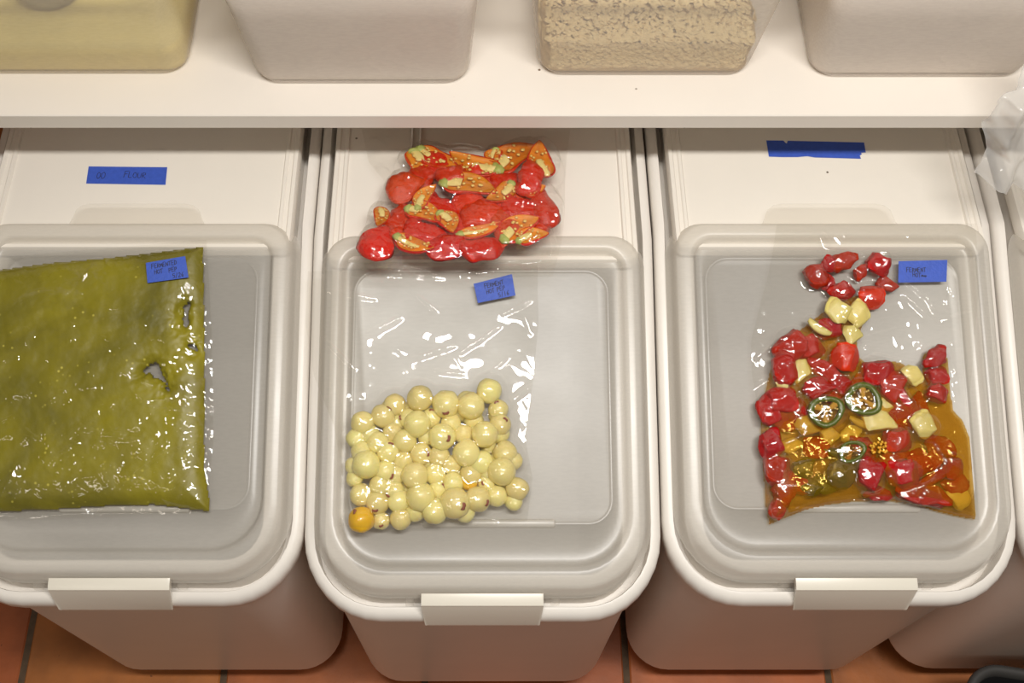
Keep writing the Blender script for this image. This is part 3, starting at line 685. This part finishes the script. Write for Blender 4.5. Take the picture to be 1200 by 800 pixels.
for k, x, y, a, b_, deg in STR:
    s = frr.scale(x, y); w = .030; u, v = frr.at(x, y, w); ang = math.radians(deg)
    me = {'r': st_red[x % 2], 'g': st_gr, 'n': st_on}[k]
    M = frr.mat(u, v, w, ang) @ Matrix.Diagonal((a * s, b_ * s * 1.6, b_ * s * 1.2, 1))
    lb = {'r': 'long curved strip of red pepper in the amber brine', 'g': 'curved dark green pepper strip in the amber brine', 'n': 'thin curved strip of pale onion in the amber brine'}[k]
    tag(inst({'r': 'red_pepper_strip', 'g': 'green_pepper_strip', 'n': 'onion_strip'}[k], me, M), lb, {'r': 'pepper', 'g': 'pepper', 'n': 'onion'}[k], {'r': 'red pepper strips', 'g': 'green pepper strips', 'n': 'onion strips'}[k])
    contentr.append((u, v, a * s * 1.1, b_ * s * 1.3, .006, .010, ang))
for x, y, a, b_, rot, lb in ((968, 482, 21, 17, .3, 'round green pepper slice with orange pulp beside pale onion wedges'), (1012, 468, 21, 18, 1.2, 'round green pepper slice with bright glint beside red pieces'), (998, 529, 18, 10, 2.0, 'small tilted green pepper slice below the onion wedges')):
    s = frr.scale(x, y); w = .040 if y < 500 else .034; u, v = frr.at(x, y, w)
    M = frr.mat(u, v, w) @ Matrix.Diagonal((a * s, b_ * s, .014, 1)) @ Matrix.Rotation(rot, 4, 'Z')
    o = inst('green_pepper_slice', rind, M); tag(o, lb, 'pepper', 'green pepper slices in brine'); inst('pulp', pulp, None, o); inst('seeds', jseeds, None, o)
    contentr.append((u, v, a * s * 1.1, b_ * s * 1.1, w + .003 - .0215, .003, 0))
q = MB(); rnd2 = random.Random(4)
for k in range(26):
    x, y, z = rnd2.uniform(-.009, .009), rnd2.uniform(-.007, .007), rnd2.uniform(0, .006); s_ = .0022
    q.add([(x - s_, y, z), (x, y - s_, z), (x + s_, y, z), (x, y + s_, z), (x, y, z + s_ * .7), (x, y, z - s_ * .7)], [(0, 1, 4), (1, 2, 4), (2, 3, 4), (3, 0, 4), (1, 0, 5), (2, 1, 5), (3, 2, 5), (0, 3, 5)])
u, v = frr.at(1029, 524, .04); Ms = frr.mat(u, v, .0385)
tag(build('seed_cluster', [Ms @ Vector(p) for p in q.V], q.F, 'brine_seeds'), 'cluster of orange-yellow seeds amid red pepper in the brine', 'seeds', kind='stuff')
# the brine itself
lp = [(893, 490), (899, 455), (906, 425), (918, 404), (940, 385), (962, 368), (985, 349), (1012, 345), (1026, 352), (1016, 372), (1006, 395), (1006, 415), (1016, 424), (1036, 421), (1056, 424), (1072, 432), (1082, 446), (1084, 415), (1096, 407), (1110, 410), (1114, 430), (1115, 455), (1119, 480), (1130, 492), (1138, 512), (1141, 555), (1145, 608), (1122, 604), (1098, 598), (1075, 591), (1050, 587), (1000, 587), (970, 591), (945, 597), (920, 607), (903, 614), (899, 590), (895, 540)]
lpu = [frr.at(x, y, .0215) for x, y in lp]
def brine_h(U, V):
    d = poly_sd(U, V, lpu); g = np.clip((.27 - V) / .16, 0, 1); return np.where(d > 0, (.010 + .014 * g) * (1 - np.exp(-d / .006)), 0)
u0, u1 = min(p[0] for p in lpu), max(p[0] for p in lpu); v0, v1 = min(p[1] for p in lpu), max(p[1] for p in lpu); st = .0014
Ug, Vg = np.meshgrid(np.arange(u0 - st, u1 + 2 * st, st), np.arange(v0 - st, v1 + 2 * st, st)); sd = poly_sd(Ug, Vg, lpu)
V, F = solid_from_grid(frr, Ug, Vg, np.maximum(brine_h(Ug, Vg), .0008), sd > -.0008, .0160)
br = build('brine', V, F, 'amber_brine'); tag(br, 'amber pickling brine pooled around the peppers in the bag', 'brine')
cr = [((990, 440), (1000, 465), .003, .002), ((935, 455), (944, 482), .0025, .0018), ((1050, 445), (1075, 460), .003, .0022), ((1068, 490), (1086, 515), .003, .0022), ((1086, 515), (1104, 543), .003, .0022), ((1058, 345), (1098, 382), .004, .002), ((1062, 332), (1086, 350), .003, .002), ((1086, 350), (1097, 368), .003, .002), ((963, 275), (972, 290), .005, .003), ((1018, 296), (1050, 302), .003, .0022), ((1005, 300), (1018, 296), .003, .002),
      ((1104, 330), (1112, 375), .002, .0016), ((1108, 330), (1118, 350), .002, .0016), ((1116, 345), (1110, 372), .002, .0016), ((1108, 375), (1135, 368), .003, .003), ((985, 330), (1006, 342), .003, .002), ((994, 405), (1000, 380), .002, .002), ((906, 270), (899, 330), .0025, .002), ((885, 420), (910, 400), .003, .002), ((883, 450), (902, 440), .003, .003), ((1115, 420), (1122, 470), .003, .003), ((1074, 400), (1100, 430), .003, .002), ((1024, 415), (1062, 425), .003, .002), ((1015, 395), (1050, 385), .002, .002),
      ((940, 595), (1000, 587), .0025, .002), ((1000, 587), (1060, 587), .0025, .002), ((905, 540), (909, 560), .003, .002), ((925, 545), (950, 540), .003, .003), ((940, 580), (952, 570), .003, .003), ((920, 520), (940, 510), .003, .002), ((1090, 560), (1060, 580), .003, .003), ((890, 500), (898, 560), .002, .002)]
bag_r, hr = bag('vacuum_bag', frr, [(910, 263), (906, 290), (899, 325), (890, 360), (880, 400), (881, 440), (890, 490), (891, 540), (896, 580), (901, 616)], [(1143, 262), (1145, 300), (1147, 340), (1143, 380), (1140, 420), (1136, 460), (1139, 500), (1142, 540), (1145, 580), (1147, 610)], 230, 310, contentr, cr, .0215, 'bag_film',
                'clear plastic bag of chopped red peppers in amber brine, blue tape at top', 'bag', 9.7, .0013, bulge=lambda U, V: np.maximum(0, brine_h(U, V) - .0085), relax=12, botbow=.022, wscale=22, fine=.0014, puckers=70)
tape(frr, bag_r, [(1052.5, 331), (1109, 330), (1110, 304.5), (1053, 306)], hr(1080, 318) + .0025, [('FERMENT', .011, .0125, .0), ('HOT~~', .018, .007, -.12)], .0062)

# ---- halved chillies in the bag on the rear panel
frp = Frame((BINS['centre'][0], .700, .7765), math.radians(-7.0))
def pod_r(t): return .5 * math.sqrt(max(0, 1 - (1 - min(1, t / .28)) ** 2)) if t < .28 else .5 * max(0, 1 - ((t - .28) / .72) ** 2.0) ** .72
def chilli_skin_mesh(seed):
    rings = []; n = 15
    for i in range(21):
        t_ = (1 - math.cos(math.pi * i / 20)) / 2; r_ = max(.02, pod_r(t_)); bend = .16 * math.sin(math.pi * t_) * (1 if seed % 2 else -1); ring = []
        for k in range(n):
            a = math.pi * k / (n - 1); d = 1 + .34 * noise.noise(Vector((t_ * 3.4, a * 1.1, seed * 2.7))) + .10 * noise.noise(Vector((t_ * 8, a * 3, seed)))
            ring.append((t_ - .5, r_ * math.cos(a) * d + bend, r_ * math.sin(a) * 1.5 * d * .8))
        for k in range(1, 4): ring.append((t_ - .5, -r_ + 2 * r_ * k / 4 + bend, -.06))
        rings.append(ring)
    V, F = loft(rings, True, True); return mesh('chilli_half', V, F, 'chilli_skin')
def chilli_cut_meshes(seed):
    outer, inner = [], []; n = 11
    for i in range(19):
        t_ = (1 - math.cos(math.pi * i / 18)) / 2; r_ = max(.03, pod_r(t_)); bend = .2 * math.sin(math.pi * t_) * (1 if seed % 2 else -1)
        o_, n_ = [], []
        for k in range(n):
            a = math.pi + math.pi * k / (n - 1); d = 1 + .15 * noise.noise(Vector((t_ * 3, a * 1.3, seed * 1.7)))
            o_.append((t_ - .5, r_ * math.cos(a) * d + bend, r_ * math.sin(a) * 1.1 * d + .12))
        for k in range(n - 1, -1, -1):
            a = math.pi + math.pi * k / (n - 1); o_.append((t_ - .5, .88 * r_ * math.cos(a) + bend, .42 * r_ * math.sin(a) + .155))
        for k in range(n):
            a = math.pi + math.pi * k / (n - 1); n_.append(((t_ - .5) * .95, .86 * r_ * math.cos(a) + bend, .42 * r_ * math.sin(a) + .165))
        outer.append(o_); inner.append(n_)
    V, F = loft(outer, True, True); me = mesh('chilli_half', V, F, 'chilli_skin')
    V, F = loft(inner, False, False, close=False); fl = mesh('cut_flesh', V, [f[::-1] for f in F], 'chilli_flesh')
    rings = []
    for i in range(9):
        t_ = .02 + i / 8 * (.30 + .16 * (seed % 3)); bend = .2 * math.sin(math.pi * t_) * (1 if seed % 2 else -1); r_ = (.15 + .05 * (seed % 2)) * pod_r(t_) / .5 * (1.2 - t_)
        rings.append([(t_ - .5, bend + r_ * math.cos(2 * math.pi * k / 8), .09 + .6 * r_ * math.sin(2 * math.pi * k / 8)) for k in range(8)])
    V, F = loft(rings, True, True); pi_ = mesh('pith', V, F, 'chilli_pith')
    rnd_ = random.Random(seed); q = MB()
    for k in range(16):
        t_ = rnd_.uniform(.1, .8); bend = .2 * math.sin(math.pi * t_) * (1 if seed % 2 else -1); y = bend + rnd_.uniform(-.32, .32); x = t_ - .5; z = rnd_.uniform(.1, .2); s_, sy = .04, .075
        q.add([(x - s_, y, z), (x, y - sy, z), (x + s_, y, z), (x, y + sy, z), (x, y, z + .05), (x, y, z - .05)], [(0, 1, 4), (1, 2, 4), (2, 3, 4), (3, 0, 4), (1, 0, 5), (2, 1, 5), (3, 2, 5), (0, 3, 5)])
    sd_ = mesh('seeds', q.V, q.F, 'chilli_seed')
    q = MB(); q.tube([(-.58, 0, .05), (-.52, 0, .05), (-.46, 0, .06), (-.40, 0, .07)], [.10, .17, .24, .20], 9)
    return me, fl, pi_, sd_, mesh('stem', q.V, q.F, 'chilli_stem')
csk = [chilli_skin_mesh(s) for s in (1, 2, 3)]; ccut = [chilli_cut_meshes(s) for s in (1, 2, 3)]
# kind, x, y, length, width (px), angle in degrees (direction stem -> tip, anticlockwise in the picture), layer
CH = [('c', 487, 191, 30, 24, -80, 2), ('c', 517, 185, 48, 20, -28, 2), ('r', 509, 198, 42, 32, -60, 1), ('c', 556, 190, 54, 24, 155, 2), ('c', 581, 184, 20, 16, -90, 2), ('c', 607, 186, 50, 30, 32, 2), ('c', 637, 187, 44, 22, 100, 3), ('r', 617, 208, 46, 24, 80, 3), ('r', 477, 222, 40, 33, 30, 2),
      ('c', 500, 231, 36, 16, 62, 3), ('r', 529, 204, 32, 24, 20, 2), ('c', 551, 221, 54, 26, -16, 3), ('c', 585, 226, 36, 20, 225, 3), ('r', 514, 243, 46, 36, -35, 1), ('r', 548, 245, 40, 30, -70, 1), ('r', 601, 237, 42, 32, 20, 1), ('c', 625, 221, 24, 16, 10, 3), ('r', 640, 243, 52, 24, 100, 2), ('c', 444, 255, 28, 15, -90, 2),
      ('r', 469, 255, 38, 32, 60, 1), ('c', 497, 253, 38, 22, -30, 3), ('c', 523, 262, 28, 20, -60, 3), ('r', 501, 272, 48, 28, -22, 2), ('r', 446, 285, 46, 32, 80, 3), ('r', 469, 283, 32, 24, -60, 1), ('c', 487, 285, 42, 19, -25, 3), ('r', 529, 293, 50, 28, 10, 2), ('r', 569, 256, 50, 30, 10, 2), ('c', 564, 268, 44, 14, 18, 3),
      ('c', 551, 279, 28, 15, 40, 2), ('r', 586, 268, 52, 26, -85, 2), ('r', 565, 289, 48, 28, 15, 2), ('c', 611, 269, 44, 26, 38, 3), ('c', 625, 279, 32, 18, 20, 3), ('r', 612, 243, 42, 30, -20, 2), ('c', 596, 253, 20, 18, 90, 2), ('r', 637, 262, 36, 26, 60, 1), ('r', 583, 243, 34, 26, 40, 1), ('r', 497, 210, 34, 26, 40, 1), ('r', 540, 268, 36, 30, 60, 1), ('r', 594, 212, 36, 26, 10, 1), ('r', 566, 208, 40, 24, -10, 1)]
contentp = []; rnd = random.Random(21)
for i, (k, x, y, ln, wd, deg, lay) in enumerate(CH):
    w = .002 + (.004, .004, .011, .017)[lay] + rnd.uniform(-.001, .001)
    s = frp.scale(x, y); u, v = frp.at(x, y, w); ang = math.radians(deg); fx = 1.10          # foreshortening of the flat bag
    a, b_ = ln * s * 1.2, wd * s * 1.32
    M = frp.mat(u, v, w, ang) @ Matrix.Rotation(rnd.uniform(-.12, .12), 4, 'Y') @ Matrix.Diagonal((a, b_, min(b_, .03) * (.62 if k == 'r' else .8), 1))
    if k == 'r':
        o = inst('chilli_half', csk[i % 3], M); tag(o, ('broad' if wd >= 30 else 'slim') + ' glossy red chilli half lying skin side up in the vacuum bag', 'chilli', ('broad' if wd >= 30 else 'slim') + ' red chilli halves skin side up')
        contentp.append((u, v, a * .54, b_ * .62, w, min(b_, .03) * .48, ang))
    else:
        me, fl, pi_, sd_, sm = ccut[i % 3]
        o = inst('chilli_half', me, M); tag(o, ('short' if ln <= 32 else 'long') + ' red chilli half lying cut side up with orange flesh and pale seeds', 'chilli', ('short' if ln <= 32 else 'long') + ' chilli halves cut side up')
        for nm, mm in (('cut_flesh', fl), ('pith', pi_), ('seeds', sd_), ('stem', sm)):
            if nm == 'stem' and i % 4 == 2: continue
            inst(nm, mm, None, o)
        contentp.append((u, v, a * .6, b_ * .62, w + .004, .005, ang))
cr = [((495, 265), (515, 280), .002, .0018), ((505, 262), (520, 275), .002, .0018), ((540, 300), (550, 288), .002, .0018), ((500, 180), (545, 200), .002, .002), ((445, 195), (470, 215), .002, .003), ((440, 165), (455, 175), .003, .004), ((640, 210), (655, 250), .002, .004), ((600, 305), (630, 290), .003, .003), ((520, 235), (535, 258), .002, .0018), ((470, 225), (488, 228), .0025, .002), ((570, 178), (588, 176), .003, .003), ((600, 256), (618, 254), .002, .002)]
bag_p, hp = bag('vacuum_bag', frp, [(424, 152), (432, 190), (452, 215), (436, 250), (418, 285), (412, 324)], [(668, 152), (664, 185), (662, 215), (662, 250), (658, 285), (648, 324)], 240, 195, contentp, cr, 0.0, 'bag_film_tight',
                'tight clear vacuum bag of halved red chillies lying against the white panel', 'bag', 12.9, .0022, relax=16, botbow=-.004, wscale=36, fine=.002, puckers=110)

# narrow steel strip half under the chilli bag
u, v = panel_f.at(487.5, 178); u2, v2 = panel_f.at(487, 140)
q = MB(); x0 = u; y0 = .70 + v
root = empty('steel_strip', (x0, y0 + .06, .7537)); tag(root, 'narrow steel strip with edge glints painted white lying on the white panel by the chilli bag', 'strip')
q.bbox(x0 - .0045, x0 + .0045, y0, y0 + .13, .7537, .7548, .0003); build('web', q.V, q.F, 'strip_grey', root, smooth=False)
for sx in (-1, 1):
    q = MB().bbox(x0 + sx * .0052 - .0011, x0 + sx * .0052 + .0011, y0 - .001, y0 + .13, .7537, .7580, .0004); build('edge', q.V, q.F, 'strip_edge_glint', root, smooth=False)  # edge bars coloured white to paint in the steel's glint

# ------------------------------------------------------------------ boxes on the shelf
def make_box(x0, x1, yf, label, depth=.40, H=.23, flare=.020):
    cx_, cy_ = (x0 + x1) / 2, yf + depth / 2
    root = empty('storage_box', (cx_, cy_, SHZ)); tag(root, label, 'box', 'storage boxes on the shelf')
    hx, hy = (x1 - x0) / 2, depth / 2
    def ring(ins, z, r_):
        k = flare * (z - SHZ) / H
        return [(cx_ + x, cy_ + y, z) for x, y in rr(-hx - k + ins, hx + k - ins, -hy - k + ins, hy + k - ins, max(.004, r_ - ins), max(.004, r_ - ins))]
    R0 = .030
    prof = [(.016, SHZ + .0004), (.008, SHZ + .001), (.003, SHZ + .004), (.0008, SHZ + .009), (0, SHZ + .016), (0, SHZ + H - .02), (0, SHZ + H - .006), (-.010, SHZ + H - .005), (-.011, SHZ + H)]
    V, F = loft([ring(i_, z, R0) for i_, z in prof], True, False)
    build('box_body', V, F, 'box_plastic', root, sharp=60)
    prof = [(-.010, SHZ + H), (-.011, SHZ + H + .004), (.0, SHZ + H + .004), (.003, SHZ + H), (.004, SHZ + H)]
    V, F = loft([ring(i_, z, R0) for i_, z in prof], False, False); build('box_rim', V, F, 'box_plastic', root)
    def fill(ins, z, r_=.024): return ring(ins, z, r_)
    return root, fill
def bed(fill, h, mat, name, label, cat, mound=.004, seed=1.0, ins=.0028, parent=None):
    rings = [fill(.018, SHZ + .0022), fill(.009, SHZ + .003), fill(.005, SHZ + .007), fill(ins, SHZ + .016), fill(ins, SHZ + h * .7), fill(ins, SHZ + h)]
    c = np.mean(np.array(rings[-1]), axis=0)
    for f_ in (.93, .8, .6, .4, .2):
        rings.append([(c[0] + (p[0] - c[0]) * f_, c[1] + (p[1] - c[1]) * f_, SHZ + h + mound * (noise.noise(Vector((p[0] * f_ * 14, p[1] * f_ * 14, seed))) + .4)) for p in rings[5]])
    V, F = loft(rings, True, True)
    o = build(name, V, F, mat, parent)
    return o if parent else tag(o, label, cat, kind='stuff')
_, f1 = make_box(-.615, -.358, .868, 'clear storage box of yellow semolina with a scoop inside')
bed(f1, .052, 'semolina', 'semolina', 'fine yellow semolina in the first clear shelf box', 'semolina', .006, 1.0)
_, f2 = make_box(-.276, -.022, .853, 'clear storage box filled high with white flour, beside the semolina box')
bed(f2, .165, 'white_flour', 'flour', 'white flour filling the box between semolina and oats', 'flour', .006, 2.0)
_, f3 = make_box(.059, .314, .866, 'clear storage box half full of pale rolled oats')
_, f4 = make_box(.383, .640, .863, 'clear storage box of white flour beside the hanging plastic bag')
bed(f4, .150, 'white_flour', 'flour', 'white flour in the box beside the hanging plastic bag', 'flour', .006, 4.0)
# oat flakes, top and visible sides
rnd = random.Random(8); q = MB()
def flake(c, nrm, r_):
    nrm = (Vector(nrm) + Vector((rnd.uniform(-.55, .55), rnd.uniform(-.55, .55), rnd.uniform(-.55, .55)))).normalized(); a = nrm.orthogonal().normalized(); a = Matrix.Rotation(rnd.uniform(0, 6.28), 3, nrm) @ a; b_ = nrm.cross(a); c = Vector(c)
    R_ = [c + r_ * (math.cos(2 * math.pi * k / 7) * a * rnd.uniform(.9, 1.2) + math.sin(2 * math.pi * k / 7) * b_ * .72) for k in range(7)]
    q.add(R_ + [c + nrm * r_ * .28, c - nrm * r_ * .2], [(k, (k + 1) % 7, 7) for k in range(7)] + [((k + 1) % 7, k, 8) for k in range(7)])
for _ in range(5200):
    x, y = rnd.uniform(.068, .305), .870 + rnd.random() ** 1.4 * .36
    flake((x, y, SHZ + .0535 + .006 * (noise.noise(Vector((x * 14, y * 14, 3))) + .4) + rnd.uniform(-.001, .0035)), (0, 0, 1), rnd.uniform(.0028, .0048))
for _ in range(2400):
    x, z = rnd.uniform(.074, .299), rnd.uniform(.007, .055); flake((x, .8725 - .0035 * (z / .05) + rnd.uniform(-.0005, .002) + (.006 if z < .012 else 0), SHZ + z), (0, -1, .2), rnd.uniform(.0026, .0044))
for sx in (-1, 1):
    for _ in range(900):
        y, z = rnd.uniform(.90, 1.2), rnd.uniform(.008, .055); k = .02 * z / .23
        flake((.1865 + sx * (.1215 + k), y, SHZ + z), (sx, 0, .2), rnd.uniform(.0026, .0044))
tag(build('rolled_oats', q.V, q.F, 'oat', smooth=False), 'loose pale rolled oat flakes in the clear shelf box', 'oats', kind='stuff')
bed(f3, .050, 'oat_bed', 'oat_crumbs', None, None, .006, 3.0, .0075, bpy.data.objects['rolled_oats'])
# scoop resting on the semolina
rings = []; sx, sy, sz = -.513, .948, SHZ + .0575
for r_, z in ((.006, 0), (.024, .001), (.037, .008), (.044, .025), (.047, .055), (.045, .055), (.042, .026), (.034, .011), (.02, .004), (.004, .0035)):
    rings.append([(sx + r_ * math.cos(2 * math.pi * k / 24), sy + r_ * math.sin(2 * math.pi * k / 24), sz + z) for k in range(24)])
V, F = loft(rings, True, True)
root = empty('scoop', (sx, sy, sz)); tag(root, 'grey rounded scoop resting on the yellow semolina', 'scoop')
build('bowl', V, F, 'scoop_metal', root, sharp=50)
q = MB(); q.tube([(sx, sy + .045, sz + .050), (sx, sy + .07, sz + .056), (sx, sy + .12, sz + .07)], [.006, .0065, .006], 10); build('handle', q.V, q.F, 'scoop_metal', root)

# ------------------------------------------------------------------ crumpled clear bag hanging over the shelf's front
fh = []
ns, nt_ = 70, 90
LE = [(1212, 20), (1196, 60), (1187, 96), (1166, 108), (1150, 140), (1156, 172), (1143, 204)]
def on_y(x, y, Y):
    r = _F + (x - CX) / FPX * _R + (y - CY) / FPX * _D; t_ = Y / r[1]; return CAM + t_ * r
YR = [.83, .815, .795, .785, .775, .755, .735]
lw = [on_y(x, y, Y_) for (x, y), Y_ in zip(LE, YR)]
bot = [on_y(x, y, .735) for x, y in ((1143, 204), (1158, 202), (1172, 215), (1188, 219), (1210, 224), (1240, 222), (1270, 215))]
V = []
for j in range(nt_):
    t_ = j / (nt_ - 1); k = np.linspace(0, 1, len(lw)); xl = np.interp(t_, k, [p[0] for p in lw]); zl = np.interp(t_, k, [p[2] for p in lw])
    for i in range(ns):
        s = i / (ns - 1); kb = np.linspace(0, 1, len(bot)); xb = np.interp(s, kb, [p[0] for p in bot]); zb = np.interp(s, kb, [p[2] for p in bot]) - bot[0][2]
        wd = .035 + .115 * t_ ** .7
        x = xl + s * wd; z = zl + zb * t_ ** 4
        y = np.interp(t_, k, YR) - .012 + .011 * math.sin(s * 15 + 2.2 * t_) * (.35 + t_) + .012 * noise.noise(Vector((x * 34, z * 9, 1.1))) + .006 * noise.noise(Vector((x * 80, z * 50, 4.1)))
        V.append((x + .003 * noise.noise(Vector((s * 4, z * 90, 7))), y - .004, z))
F = [(j * ns + i, (j + 1) * ns + i, (j + 1) * ns + i + 1, j * ns + i + 1) for j in range(nt_ - 1) for i in range(ns - 1)]
tag(build('plastic_bag', V, F, 'carrier_film', origin=V[0]), 'crumpled milky clear plastic bag hanging over the shelf edge', 'bag')

# ------------------------------------------------------------------ black tub at the corner
TX, TY, TA = .725, .306, math.radians(-9)
def tub_ring(ins, z):
    k = .03 * (1 - z / .21)
    out_ = []
    for x, y in rr(0 + ins + k, .34 - ins - k, -.26 + ins + k, 0 - ins - k, max(.006, .045 - ins), max(.006, .045 - ins)):
        out_.append((TX + x * math.cos(TA) - y * math.sin(TA), TY + x * math.sin(TA) + y * math.cos(TA), z))
    return out_
root = empty('tub', (TX + .17, TY - .15, 0)); tag(root, 'black plastic tub standing on the tiles before the bin under the hanging bag', 'tub')
V, F = loft([tub_ring(i_, z) for i_, z in ((.02, .0005), (.004, .0005), (0, .006), (0, .19), (.004, .19), (.006, .012), (.03, .010))], True, True)
build('wall', V, F, 'tub_black', root, sharp=40)
V, F = loft([tub_ring(i_, z) for i_, z in ((.0005, .188), (-.009, .189), (-.0105, .197), (-.008, .204), (-.002, .206), (.004, .203), (.0045, .19))], False, False)
build('rim', V, F, 'tub_rim', root)
